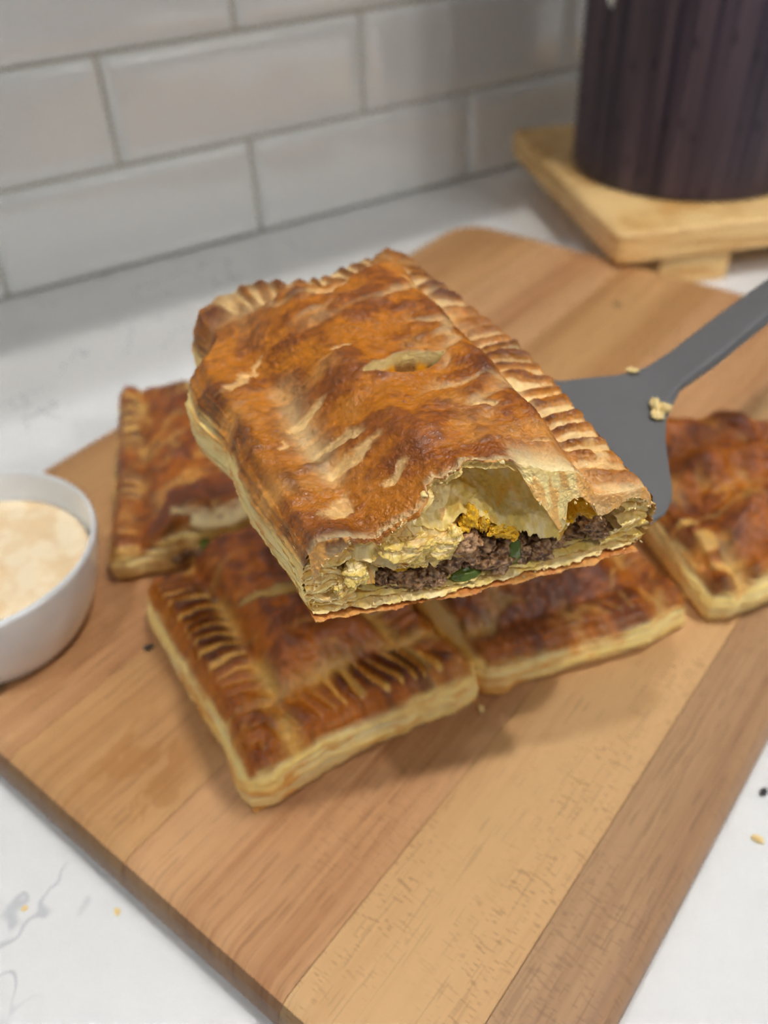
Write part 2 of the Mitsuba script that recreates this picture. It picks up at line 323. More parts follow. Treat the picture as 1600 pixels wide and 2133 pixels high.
def fields(S, u, v, o):
    """height above the rim plane and colour of a glazed crust at u, v"""
    Lx, Ly, sd = S.Lx, S.Ly, o['seed']
    X, Y = u * Lx, v * Ly
    D = {'l': X, 'r': Lx - X, 'f': Y, 'b': Ly - Y}
    rw = o.get('rim', .014)
    dome, gully = np.ones_like(X), np.zeros_like(X)
    ridge, win = np.zeros_like(X), np.zeros_like(X)
    for e in o['crimp']:
        d = D[e]; al = Y if e in 'lr' else X
        rwl = rw * (.85 + .4 * n2(al * 35, sd * 3.1, sd + 11))
        dome = dome * sm(.6, 1.0, (d - rwl * .75) / .030 + .6) if False else dome * sm(0, 1, (d - rwl * .8) / o.get('slopes', {}).get(e, o.get('slope', .020)))
        gully = np.maximum(gully, np.exp(-((d - rwl * 1.0) / .0035) ** 2))
        oth = np.min([D[k] for k in o['crimp'] if k != e] or [np.full_like(X, 1.)], axis=0)
        wt = sm(-.002, .003, oth - d)
        ph = (al + o.get('slant', .2) * d) / o.get('period', .0062) + 1.7 * (n2(al * 70, d * 60, sd + 21) - .5) + .7 * (n2(al * 230, 1., sd + 5) - .5)
        r = .5 + .5 * np.cos(2 * np.pi * ph)
        w_ = o.get('forked', {}).get(e, 1.) * sm(-.001, .0035, d) * (1 - sm(rwl * .72, rwl * 1.12, d)) * (.35 + .85 * sm(.25, .6, n2(al * 45, 7., sd + 31))) * wt
        ridge += (r - .5) * w_ * 2; win += w_
    bump = f2(X * 46 + 3, Y * 46 + 1, sd + 1, 3) - .5
    bump2 = f2(X * 130 + (Y * 60), Y * 120 - X * 30, sd + 2, 3) - .5
    fine = f2(X * 420, Y * 420, sd + 3, 3) - .5
    wr = 1 - np.abs(2 * f2(X * 34 + Y * 22 + .5 * bump, Y * 60 - X * 22, sd + 4, 3) - 1)     # creases
    A = o.get('amp', 1.)
    H = o['dome'] * dome * (.85 + .5 * bump) + A * (.0066 * bump * (.35 + .65 * dome) + .0022 * bump2 + .0009 * fine)
    H = H - .0016 * gully + o.get('ridge', .0012) * ridge
    bump3 = f2(X * 250 + 40 * bump2 / 40, Y * 250, sd + 6, 2) - .5
    H = H + .0010 * A * bump3 * sm(.35, .65, n2(X * 40 + 5, Y * 40, sd + 7))
    patch = np.zeros_like(X)
    wx_ = .010 * (f2(X * 120, Y * 120, sd + 50, 3) - .5) + .004 * (f2(X * 420, Y * 420, sd + 53, 2) - .5)
    wy_ = .010 * (f2(X * 120 + 9, Y * 120, sd + 51, 3) - .5) + .004 * (f2(X * 420 + 9, Y * 420, sd + 54, 2) - .5)
    for (pu, pv, a, bb, ang) in o.get('patches', []):
        dx, dy = (u - pu) * Lx + wx_, (v - pv) * Ly + wy_; ca, sa = math.cos(ang), math.sin(ang)
        q = np.sqrt(((dx * ca + dy * sa) / a) ** 2 + ((dy * ca - dx * sa) / bb) ** 2) 
        patch = np.maximum(patch, (1 - sm(.60, 1.25, q)) * (.45 + .8 * f2(X * 330, Y * 330, sd + 56, 2)))
    burnt = np.zeros_like(X)
    for (pu, pv, a, bb, ang) in o.get('burnt', []):
        dx, dy = (u - pu) * Lx + .6 * wx_, (v - pv) * Ly + .6 * wy_; ca, sa = math.cos(ang), math.sin(ang)
        burnt = np.maximum(burnt, np.exp(-((dx * ca + dy * sa) / a) ** 2 - ((dy * ca - dx * sa) / bb) ** 2))
    H = H + .0012 * burnt
    for (u0, v0, u1_, v1_, h_, wd) in o.get('folds', []):
        x0, y0, x1, y1 = u0 * Lx, v0 * Ly, u1_ * Lx, v1_ * Ly
        L2 = (x1 - x0) ** 2 + (y1 - y0) ** 2
        t_ = ((X - x0) * (x1 - x0) + (Y - y0) * (y1 - y0)) / L2
        dd = ((X - x0) * (y1 - y0) - (Y - y0) * (x1 - x0)) / math.sqrt(L2) + .012 * (f2(X * 60, Y * 60, sd + 55, 3) - .5)
        H = H + o.get('foldk', 1.) * h_ * np.exp(-(dd / wd) ** 2) * sm(-.25, .15, t_) * (1 - sm(.85, 1.25, t_))
    H = H - .0006 * patch
    crease = sm(.90, .985, wr) * sm(.45, .6, f2(X * 30, Y * 30, sd + 8, 2)) * (1 - np.clip(win, 0, 1))
    H = H - .0008 * A * crease
    for e in 'lrfb':
        if e in o['crimp']: H = H - .0035 * (1 - sm(0, .0035, D[e])) ** 2
    # colour
    b = .5 + 2.1 * bump2 + 1.7 * bump * .8 + 1.2 * fine
    spots = sm(.56, .72, f2(X * 60 + 9, Y * 60, sd + 12, 3))
    dk = np.clip(.75 * sm(.45, 1.15, b) + .55 * spots * o.get('dark', 1.) + o.get('rimdark', .6) * np.clip(win, 0, 1) * sm(-.1, .9, ridge), 0, 1)
    c = mixc(np.broadcast_to(GOLD, X.shape + (3,)), AMBER, sm(.2, .75, b))
    c = mixc(c, DARK, dk * o.get('darkness', .8))
    if 'darkback' in o: c = mixc(c, DARK, o['darkback'] * sm(.78, 1.0, v + .25 * bump) * (.4 + n2(X * 60, Y * 60, sd + 33)))
    if 'rimtan' in o: c = mixc(c, TAN, o['rimtan'] * np.clip(win, 0, 1) * (1 - sm(.1, .9, ridge)) * (1 - dk * .5))
    tanm = sm(.60, .78, f2(X * 75 + 31, Y * 75 + 7, sd + 14, 3)) * .45
    c = mixc(c, TAN, tanm * (1 - dk))
    pale = np.clip(sm(.08, .55, -ridge) * np.clip(win, 0, 1) * 1.05 * (.3 + .9 * n2(X * 90, Y * 90, sd + 17)) + crease * .35 + .5 * gully * sm(.45, .65, n2(X * 70, Y * 70, sd + 18)), 0, 1)
    c = mixc(c, .5 * PALE + .5 * CREAM, pale * o.get('pale', .85))
    c = mixc(c, PALE * (.82 + .3 * f2(X * 300, Y * 300, sd + 52, 3))[..., None], np.clip(patch, 0, 1) * .68)
    c = mixc(c, DARK * np.array([.9, .8, 1.3]), burnt * .75)
    spk = f2(X * 650, Y * 650, sd + 90, 3)
    c = c * (1 + o.get('speck', .7) * (spk - .5))[..., None] * np.array(o.get('tone', (1, 1, 1)))
    for (vu, vv, a, bb, ang, dep) in o.get('vents', []):
        dx, dy = (u - vu) * Lx, (v - vv) * Ly
        ca, sa = math.cos(ang), math.sin(ang)
        xa = (dx * ca + dy * sa) / a; bw = bb * np.clip(1 - .6 * xa ** 2, .3, 1)
        q = np.sqrt(xa ** 2 + ((dy * ca - dx * sa) / bw) ** 2) + .22 * (f2(X * 220, Y * 220, sd + 40, 2) - .5)
        inn = 1 - sm(.78, 1.0, q)
        lipm = np.exp(-((q - 1.12) / .16) ** 2)
        H = H * (1 - inn) + inn * (H - dep) + .0007 * lipm
        inside = mixc(np.broadcast_to(CREAM, X.shape + (3,)), YEL, f2(X * 300, Y * 300, sd + 41, 2))
        if o.get('vent_fill'):
            inside = inside * .82; low = sm(.35, .62, inn + .5 * (f2(X * 260, Y * 260, sd + 45, 3) - .5))
            inside = mixc(inside, lin(120, 70, 14), low * .9)  # lower vent painted darker for depth, cheese and dough patches over it
            inside = mixc(inside, lin(240, 168, 20), sm(.50, .56, f2(X * 150 + 5, Y * 150, sd + 43, 2)) * low)
            inside = mixc(inside, CREAM, sm(.58, .64, f2(X * 170 + 15, Y * 170, sd + 44, 2)) * low)
        c = mixc(c, inside, 1 - sm(.93, 1.06, q))
    return H, c

def side_strip(S, path, wb, o, ns=500, nz=36, seed=0, bulge=.0012, brown=.25):
    """layered wall from the rim down to the base; path: (u, v, edge-normal u, v)"""
    u, v = path[:, 0], path[:, 1]
    H, c = fields(S, u, v, o)
    s = np.r_[0, np.cumsum(np.linalg.norm(np.diff(S.at(u, v, 0 * u), axis=0), axis=1))]
    q = np.linspace(0, 1, nz)[:, None]
    base = wb(u, v)
    w = (H + .0001) * (1 - q) + base * q
    lam = f2(s[None] * 35, w * 900 + 1.5 * n2(s * 60, 1., seed + 3)[None], seed + 1, 3) - .5
    lam2 = f2(s[None] * 150, w * 500, seed + 2, 3) - .5
    prof = np.sin(np.pi * np.clip(q * 1.02, 0, 1)) ** .7
    off = prof * bulge * (.2 + 1.9 * n2(s * 40, 2., seed + 4)[None]) + (.0034 * lam + .0016 * lam2) * np.minimum(1, 8 * q) * np.minimum(1, 12 * (1 - q) + .3)
    off = off - .0012 * q ** 4 + (o['flare'](u, v)[None] if callable(o.get('flare')) else o.get('flare', 0.)) * q
    Pt = S.at(u[None] + off * path[:, 2][None] / S.Lx, v[None] + off * path[:, 3][None] / S.Ly, w)
    col = mixc(np.broadcast_to(CREAM, w.shape + (3,)), YEL, sm(.3, .7, lam + .5) * .8)
    col = col * (1 + .9 * lam)[..., None]
    col = mixc(col, TAN, np.clip(sm(.0, .22, lam2 + .35 * lam) * .8 + brown * sm(.45, .7, f2(s[None] * 28, w * 130, seed + 7, 3)) * 1.5, 0, 1))
    col = mixc(col, GOLD, sm(.78, 1., q) * .5 * n2(s * 50, 4., seed + 9)[None])
    wn = n2(s * 110, 5., seed + 8)[None] * .5 + n2(s * 45, 6., seed + 10)[None] * .5
    top = 1 - sm(o.get('wrap', .25) * wn * .7, .10 + o.get('wrap', .25) * wn * 1.5, q + .25 * lam)
    col = mixc(col, c[None], top * .9) if False else col + (c[None] - col) * (top * .95)[..., None]
    return Pt, col

def bake(key, Pt, col, mat='mat_flake', flip=False, rough=None, pin=False):
    nv, nu = Pt.shape[:2]
    if rough:
        n_ = np.cross(np.gradient(Pt, axis=1), np.gradient(Pt, axis=0)); n_ /= np.linalg.norm(n_, axis=-1, keepdims=True) + 1e-12
        d_ = rough[1] * 2 * (mfbm(Pt * rough[0], 3, 77) - .5) * (rough[2] if len(rough) > 2 else 1.)
        Pt = Pt + n_ * np.asarray(d_)[..., None]
    f = grid_faces(nu, nv)
    if flip: f = f[:, ::-1]
    return add(key, trimesh.Trimesh(Pt.reshape(-1, 3), f, process=False), mat, smooth=True, color=np.clip(col.reshape(-1, 3), 0, 1))

def edge_path(sides, n=140):
    seg = {'f': ((0, 0), (1, 0), (0, -1)), 'r': ((1, 0), (1, 1), (1, 0)), 'b': ((1, 1), (0, 1), (0, 1)), 'l': ((0, 1), (0, 0), (-1, 0))}
    out = []
    for s in sides:
        a, b, nrm = seg[s]
        t = np.linspace(0, 1, n)[:, None]
        out.append(np.hstack([np.array(a) * (1 - t) + np.array(b) * t, np.repeat([nrm], n, 0)]))
    p_ = np.vstack(out)
    for k in range(0 if len(sides) == 4 else 1, len(sides)):        # average the direction at the corners
        for i in range(-8, 9):
            j = k * n + i
            if True:
                j %= len(p_)
                t = sm(-8, 8, i); A_, B_ = np.array(seg[sides[k - 1]][2]), np.array(seg[sides[k]][2])
                p_[j, 2:] = A_ * (1 - t) + B_ * t
    return p_

def board_pastry(name, quad, hs, o, label, wob=.003, brown=.25):
    sd = o['seed']
    def bul(u, v):
        e = wob / .1
        cu, cv = np.clip(u, 0, 1), np.clip(v, 0, 1)
        return (u + e * 2 * (n2(cv * 4 + 3, cu * 1.3, sd + 61) - .5) + e * .5 * (n2(cv * 17, cu * 2, sd + 62) - .5),
                v + e * 2 * (n2(cu * 4 + 8, cv * 1.3, sd + 63) - .5) + e * .5 * (n2(cu * 17, cv * 2, sd + 64) - .5))
    qd = np.array(quad, float); fl = o.get('inset', o.get('flare', 0.))
    if fl: qd = np.array(Polygon(qd).buffer(-fl, join_style=2).exterior.coords)[:4]; k0 = np.argmin(np.linalg.norm(qd - np.array(quad[0]), axis=1)); qd = np.roll(qd, -k0, axis=0)
    if fl and np.cross(qd[1] - qd[0], qd[2] - qd[0]) < 0: qd = qd[[0, 3, 2, 1]]
    S = Slab(*[(x, y, bt + hs) for x, y in qd], bulge=bul)
    u, v = np.meshgrid(np.linspace(0, 1, 260), np.linspace(0, 1, 260))
    H, c = fields(S, u, v, o)
    root = numbered(name)
    tag(root, label, 'pastry')
    bake(root + '__top_crust', S.at(u, v, H), c, 'mat_crust', rough=(500, .0006))
    path = np.roll(edge_path('frbl'), -350, axis=0)
    Pt, col = side_strip(S, path, lambda a, b: np.full_like(a, -hs + .0004), o, nz=30, seed=sd + 100, brown=brown, bulge=.003)
    bake(root + '__side_layers', Pt, col, 'mat_flake', flip=True, rough=(400, .0006))
    ex = fl / S.Lx * .8
    uu, vv = np.meshgrid(np.linspace(.012 - ex, .988 + ex, 20), np.linspace(.012 - ex, .988 + ex, 20))
    bake(root + '__base', S.at(uu, vv, np.full_like(uu, -hs + .0005)), np.broadcast_to(TAN, uu.shape + (3,)), 'mat_flake', flip=True)
    return root, S

pf, SF = board_pastry('puff_pastry', [(.0415, -.5225), (.1390, -.5240), (.1370, -.4180), (.0385, -.4080)], .0260,
    dict(seed=3, flare=.0055, crimp='lfr', dome=.0135, tone=(1.05, .86, .40), pale=1.0, rim=.017, slope=.018, period=.0060, ridge=.0020, dark=.6, darkness=.8, slant=.15, amp=.8, rimdark=1.0,
         vents=[(.50, .56, .021, .0042, -.35, .0075)]),
    'golden puff pastry square with fork-crimped edges, nearest on the board', wob=.005, brown=.45)
pm, SM = board_pastry('puff_pastry', [(.1445, -.5245), (.2370, -.5420), (.2450, -.4500), (.1420, -.4300)], .0225,
    dict(seed=14, forked={'f': .35}, inset=.003, flare=lambda u, v: .003 + .004 * (1 - sm(.0, .12, u)), tone=(.9, .76, .45), crimp='fr', dome=.011, rim=.013, slope=.022, period=.0085, ridge=.0009, dark=1.2, darkness=.9, slant=.4),
    'browned puff pastry below the raised piece, between two other pastries', wob=.004, brown=.6)
pr, SR = board_pastry('puff_pastry', [(.2460, -.5460), (.3450, -.5600), (.3480, -.4800), (.2720, -.4280)], .0240,
    dict(seed=27, flare=.003, tone=(.9, .76, .45), crimp='l', dome=.0125, rim=.010, slope=.026, period=.013, ridge=.0006, dark=1.0, darkness=.8, amp=1.5, folds=[(-.1, .20, 1.1, .30, .0065, .0085), (-.1, .54, 1.1, .60, .0070, .0085), (-.1, .86, 1.1, .84, .0060, .0080)]),
    'puff pastry with a wavy browned top at the right end of the board', wob=.005)
pb, SB = board_pastry('puff_pastry', [(.0370, -.3790), (.1220, -.3960), (.1580, -.2700), (.0880, -.2440)], .0205,
    dict(seed=41, tone=(.9, .76, .45), crimp='lb', dome=.011, rim=.012, slope=.022, period=.0075, ridge=.0008, dark=.9, darkness=.75, slant=.1),
    'cut puff pastry at the back of the board beside the white bowl', wob=.004)

def back_filling():
    S = SB; r_ = np.random.default_rng(9)
    for i in range(16):
        u = .36 + .58 * i / 15
        m, g = lump(S.at(u, -.02 + .03 * r_.random(), -.0095 + .004 * r_.random() - .004), .0036 + .001 * r_.random(), 140 + i, (1.2, 1, .8), .5, 1.9, 3)
        add(pb + '__beef_crumble', m, 'mat_beef', smooth=True, color=mixc(np.broadcast_to(B1, (len(g), 3)), B2, sm(.4, .6, g)))
    for i, (u, w) in enumerate([(.52, -.006), (.60, -.009), (.86, -.007)]):
        add(pb + ('__green_pepper' if i % 2 == 0 else '__melted_cheese'), lump(S.at(u, -.035, w), .0030, 160 + i, (1.5, .8, .7), .3, 1.4, 3)[0], 'mat_pepper' if i % 2 == 0 else 'mat_cheese', smooth=True)
    # the lid lifts over the filling with a pale torn lip
    u, t = np.meshgrid(np.linspace(.36, 1.0, 160), np.linspace(0, 1, 40))
    lift = .0055 * sm(.3, .55, u) * (1 - sm(.9, 1.0, u) * .5)
    Hh, cc = fields(S, u, np.full_like(u, .02), dict(seed=41, crimp='lb', dome=.011, rim=.012, slope=.022, period=.0075, ridge=.0008, slant=.1, tone=(.9, .76, .45)))
    jg = .0030 * (f2(u * 16, 3.3, 171, 4) - .5)
    P1 = S.at(u, .06 - ((.03 + .07 * sm(.36, .56, u)) + jg * 10) * t, Hh + .0012 - lift * t ** 2 + .0016 * np.sin(np.pi * t) + .0008 * (f2(u * 60, t * 9, 172, 2) - .5))
    C1 = mixc(cc, CREAM, sm(.3, .9, t + .9 * (f2(u * 24, t * 5, 173, 3) - .5)))
    bake(pb + '__torn_lip', np.concatenate([P1, (P1 - np.array([0, 0, .0016]))[::-1]], 0), np.concatenate([C1, C1[::-1]], 0), 'mat_flake', rough=(500, .0005))

# ------------------------------------------------------------------ the raised pastry
Q = [(.0642097, -.5478577, .1605946), (.1543812, -.5743751, .1592068), (.1700682, -.4331702, .1665969), (.0851397, -.4222758, .1671670)]
def tab(x, pts):
    pts = np.array(pts, float); return np.interp(x, pts[:, 0], pts[:, 1])
def hbulge(u, v):
    left = np.clip(1 - u / .5, 0, 1) ** 1.5; right = np.clip((u - .5) / .5, 0, 1) ** 1.5
    bl = tab(v, [(-.1, -.010), (0, -.012), (.08, -.02), (.2, -.042), (.36, -.070), (.5, -.055), (.62, -.095), (.74, -.10), (.79, -.04), (.83, -.002), (.87, .0), (.92, -.025), (1, -.03)])
    br = tab(v, [(-.1, 0), (0, .0), (.1, .004), (.2, .02), (.35, .05), (.6, .062), (.75, .03), (.88, .0), (.95, .01), (1, -.01)])
    back = np.clip((v - .6) / .4, 0, 1) ** 2
    bb = tab(u, [(0, -.015), (.06, .01), (.12, .07), (.25, .085), (.4, .05), (.55, .035), (.72, .06), (.85, .10), (.93, .125), (1, .03)])
    return u + left * bl + right * br + .008 * (n2(v * 30, u * 3, 5) - .5) * (left + right), v + back * bb + .01 * (n2(u * 28, v * 3, 6) - .5) * back
SH = Slab(*Q, n=(0, -.0523, .9986), bulge=hbulge)
OH = dict(seed=8, rimtan=.55, foldk=.26, slopes={'l': .024}, wrap=.42, darkback=.55, burnt=[(.095, .015, .0075, .0038, .35), (.135, .247, .005, .0020, .3), (.351, .793, .005, .003, .2), (.965, .50, .0030, .006, 0), (.93, .80, .004, .006, 0), (.06, .93, .006, .005, 0), (.30, .97, .012, .003, 0), (.62, .50, .006, .002, .3), (.72, .33, .008, .003, 1.), (.02, .40, .003, .012, 0), (.06, .20, .003, .008, 0)], flare=lambda u, v: np.where(u < .5, .0055 * np.exp(-((v - .66) / .22) ** 2), 0.), crimp='lrb', forked={'l': .12, 'b': .55, 'r': .9}, dome=.0158, rim=.0135, slope=.013, period=.0064, ridge=.0013, dark=.75, darkness=.7, slant=-.15, amp=1.0, rimdark=.45,
          vents=[(.515, .415, .0122, .0062, .12, .0068)], vent_fill=True, pale=.9,
          patches=[(.187, .395, .0055, .0022, .6), (.205, .278, .0060, .0022, -.2), (.235, .205, .0062, .0030, .5), (.18, .20, .0035, .0025, .2), (.135, .095, .0065, .0032, .5), (.12, .645, .0060, .0016, .8), (.07, .60, .005, .0016, .8),
                   (.436, .80, .005, .0022, .5), (.35, .527, .0032, .0018, 0), (.78, .70, .007, .002, 1.9), (.93, .12, .005, .002, 1.7), (.30, .10, .004, .0016, .4), (.10, .33, .004, .0014, 1.2), (.62, .20, .004, .0012, .2)],
          folds=[(.06, .02, .30, .25, .0030, .0045), (.08, .16, .33, .36, .0026, .0040), (.12, .34, .30, .50, .0020, .0045), (.35, .16, .62, .30, .0014, .0060), (.05, .62, .42, .74, .0016, .0050), (.86, .02, .84, .62, .0022, .0030)])
HP = 'puff_pastry_held'
HP = numbered('puff_pastry')
tag(HP, 'cut puff pastry raised on the grey turner showing its beef filling', 'pastry')
wbot = lambda u, v: tab(u, [(-.05, -.0262), (0, -.0265), (.42, -.0282), (.8, -.0258), (1.0, -.0240)])
LIP = [(-.05, .008), (0, .0085), (.04, .006), (.09, .004), (.12, .0016), (.2, .002), (.27, .0012), (.335, .0015), (.342, 0), (.37, 0), (.46, 0), (.545, 0), (.57, .0022), (.605, .0085), (.64, .0120), (.672, .0155), (.69, .0185), (.703, .0150),
       (.712, .0088), (.73, .0070), (.77, .0062), (.85, .0048), (.93, .0030), (1.0, .0042), (1.05, .006)]
SET = [(-.05, .0), (.30, .0), (.330, .004), (.338, .030), (.36, .034), (.375, .020), (.395, .026), (.415, .020), (.44, .034), (.475, .036), (.50, .026), (.54, .022), (.56, .016), (.585, .006), (.61, 0), (1.05, 0)]
nu, nt, nl = 620, 640, 60
u1 = np.linspace(0, 1, nu)
jag = .0028 * (f2(u1 * 24, 1.7, 71, 5) - .5) * 2 + .0008 * (f2(u1 * 100, 2.2, 72, 3) - .5) * 2
lip = np.maximum(tab(u1, LIP) + jag * .8, 0.0004)
vs = np.maximum(tab(u1, SET) - jag / SH.Ly * .9 * (1 - sm(.0010, .0035, tab(u1, LIP))), -.004)
tt = np.linspace(0, 1, nt)[:, None] ** 1.15
V = vs[None] + (1 - vs[None]) * tt
U = np.broadcast_to(u1, V.shape)
H, c = fields(SH, U, V, OH)
ln = np.linspace(1, 0, nl, endpoint=False)[:, None]
s_ = ln * lip[None]
H0, c0 = H[0], c[0]
Ul = np.broadcast_to(u1, s_.shape)
curl = tab(u1, [(0, .35), (.3, .6), (.56, .6), (.63, .42), (.69, .30), (.75, .5), (1, .4)])
Vl = vs[None] - (s_ * curl[None]) / SH.Ly
Hl = H0[None] - s_ * np.sqrt(1 - curl[None] ** 2) * sm(0, .006, s_ + .002) + .0010 * (f2(Ul * 80, s_ * 260, 75, 3) - .5) * sm(0, .003, s_)
torn = sm(.15, .75, (s_ + .0015 * (f2(Ul * 60, s_ * 300, 76, 3) - .5)) / .006)
tongue = sm(.555, .60, u1) * (1 - sm(.705, .80, u1))
cl = mixc(np.broadcast_to(c0[None], Hl.shape + (3,)), CREAM, np.clip(torn * (.25 + .85 * tongue[None]) + tongue[None] * .6, 0, 1))
cl = mixc(cl, YEL, .45 * tongue[None] * np.ones_like(s_))
cl = mixc(cl, TAN, sm(.46, .62, f2(Ul * 40 + 3, s_ * 160, 77, 3)) * .8)
near = np.exp(-((V - vs[None]) * SH.Ly / .0016) ** 2)
c = mixc(c, CREAM, near * (.15 + .5 * n2(U * 40, V * 60, 79)))
tg = tongue[None] * np.exp(-((V - vs[None]) * SH.Ly / .0065) ** 2) * sm(.35, .6, f2(U * 40, V * 70, 78, 3) + .25 * tongue[None])
c = mixc(c, CREAM, tg * .8)
W = np.vstack([Hl, H]); UU = np.vstack([Ul, U]); VV = np.vstack([Vl, V]); CC = np.concatenate([cl, c], 0)
Pt = SH.at(UU, VV, W)
pl_ = np.concatenate([np.clip(.5 + .5 * torn, 0, 2), np.full(V.shape, .6) + .9 * near], 0)
bake(HP + '__top_crust', Pt, CC, 'mat_crust', rough=(900, .00062, pl_ * (.5 + .9 * sm(.35, .65, n2(UU * 9, VV * 14, 91)))))
# underside of the crust near the cut: a pale inner skin joined along the torn edge
k = nl + 300
thick = np.r_[np.linspace(.0003, .0022, nl), np.full(300, .0022)][:, None]
gu = np.gradient(Pt[:k], axis=1); gv = np.gradient(Pt[:k], axis=0)
nn = np.cross(gu, gv); nn /= np.linalg.norm(nn, axis=-1, keepdims=True) + 1e-12
Pi = Pt[:k] - nn * (thick * (.8 + .5 * f2(UU[:k] * 60, VV[:k] * 90, 81, 2)))[..., None]
Ci = mixc(np.broadcast_to(YEL * .92, Pi.shape), CREAM, f2(UU[:k] * 50, VV[:k] * 80, 82, 3))
Pi = np.concatenate([Pt[:1], Pi], 0); Ci = np.concatenate([CC[:1], Ci], 0)
bake(HP + '__crust_underside', Pi, Ci, 'mat_flake', flip=True)
# side walls
path = edge_path('rbl', 420)
Ps, Cs = side_strip(SH, path, wbot, OH, nz=70, seed=300, bulge=.0022, brown=.3)
bake(HP + '__side_layers', Ps, Cs, 'mat_flake', flip=True, rough=(700, .0005))

rng = np.random.default_rng(4)
def sheet(key, u0, u1_, v0f, v1f, wf, th, seed, col=(CREAM, YEL, .5), n=(160, 60), jagf=.0022, wav=.0012, tint=None, mat='mat_flake'):
    """a thin wavy dough sheet with a ragged front edge: v from v0f(u) to v1f(u), top at wf(u, t)"""
    uu = np.linspace(u0, u1_, n[0])
    jg = jagf * ((f2(uu * 18, seed * 1.3, seed, 5) - .5) * 2.4 + .6 * (f2(uu * 85, 1., seed + 1, 4) - .5))
    a = v0f(uu) - jg / SH.Ly; b = v1f(uu)
    t = np.linspace(0, 1, n[1])[:, None]
    VV_ = a[None] * (1 - t) + b[None] * t
    UU_ = np.broadcast_to(uu, VV_.shape) + .012 * (n2(VV_ * 60, seed * 1.1, seed + 2) - .5) * np.abs(np.linspace(-1, 1, n[0]))[None] ** 6
    vb = v0f(uu); te = np.clip((VV_ - vb[None]) / np.maximum(b - vb, 1e-4)[None], 0, 1)
    ww = wf(UU_, te) + wav * 2 * (f2(UU_ * 22, VV_ * 30, seed + 3, 3) - .5)
    if mat == 'mat_flake' and 'bottom' not in key: ww = np.minimum(ww, fields(SH, UU_, np.maximum(VV_, .004), OH)[0] - .0026)
    tk = th * np.minimum(1, .25 + t * 12) * (.7 + .6 * n2(UU_ * 40, VV_ * 60, seed + 4))
    A_, B_ = SH.at(UU_, VV_, ww), SH.at(UU_, VV_, ww - tk)
    g = f2(UU_ * 45, VV_ * 60, seed + 5, 3)
    C_ = mixc(np.broadcast_to(col[0], A_.shape), col[1], sm(.5 - col[2] * .3, .5 + .25, g))
    if tint is not None: C_ = mixc(C_, tint[0], sm(tint[1], tint[1] + .12, f2(UU_ * 30 + 7, VV_ * 40, seed + 6, 3)) * tint[2])
    PA = np.concatenate([B_[::-1], A_], 0); CA = np.concatenate([C_[::-1], C_], 0)
    CA = CA * (.78 + .44 * f2(np.concatenate([UU_[::-1], UU_]) * 90, np.concatenate([VV_[::-1], VV_]) * 130, seed + 8, 3))[..., None]
    return bake(key, PA, CA, mat, rough=(800, .00035))

cst = lambda x: (lambda u: np.full_like(u, x))
# bottom crust: crisp brown sheet under pale ones
sheet(HP + '__bottom_crust', -.005, .985, cst(-.022), cst(.985), lambda u, t: wbot(u, t) + .0010, .0012, 501, (np.array(lin(196, 140, 76)), TAN, .5), (600, 120), .0020, .0004, (lin(168, 98, 40), .42, .8))
sheet(HP + '__bottom_layer', -.005, .985, cst(-.012), cst(.60), lambda u, t: wbot(u, t) + .0024, .0012, 511, (CREAM, YEL, .5), (420, 60), .0028, .0007)
sheet(HP + '__bottom_layer', .0, .99, cst(.000), cst(.60), lambda u, t: wbot(u, t) + .0038 + .002 * sm(.75, 1, u) + .0012 * (1 - sm(0, .2, u)), .0012, 521, (YEL, CREAM, .5), (420, 60), .0026, .0008)
sheet(HP + '__bottom_layer', .05, .97, cst(.012), cst(.60), lambda u, t: wbot(u, t) + .0052 + .004 * sm(.78, .98, u) + .003 * (1 - sm(.05, .2, u)), .0010, 531, (YEL * .9, CREAM, .4), (400, 60), .002, .0010)
# layered blocks at both cut side walls
for i in range(9):
    q = (i + .5) / 9
    sheet(HP + '__flaky_layer', -.010 - .008 * math.sin(3 * q) + .03 * max(q - .7, 0), .085 + .05 * rng.random() - .035 * math.sin(math.pi * q), cst(-.006 + .02 * rng.random()), cst(.17),
          lambda u, t, q=q: -.0225 + q * .0185 + .0007 * np.sin(u * 60 + 9 * q), .0024, 600 + 10 * i, (CREAM, YEL, .5), (70, 90), .0022, .0006, (lin(230, 172, 80), .55, .35))
for i in range(8):
    q = (i + .5) / 8
    sheet(HP + '__flaky_layer', .965 - .11 * (1 - q) ** 1.5 - .10 * q ** 3 + .02 * rng.random(), 1.004 + .012 * math.sin(3 * q), cst(-.008 + .014 * rng.random()), cst(.17),
          lambda u, t, q=q: -.0205 + q * .0185 + .0007 * np.sin(u * 50 + 7 * q), .0026, 800 + 10 * i, (CREAM, YEL, .6), (80, 90), .0024, .0006, (lin(230, 190, 80), .55, .4))
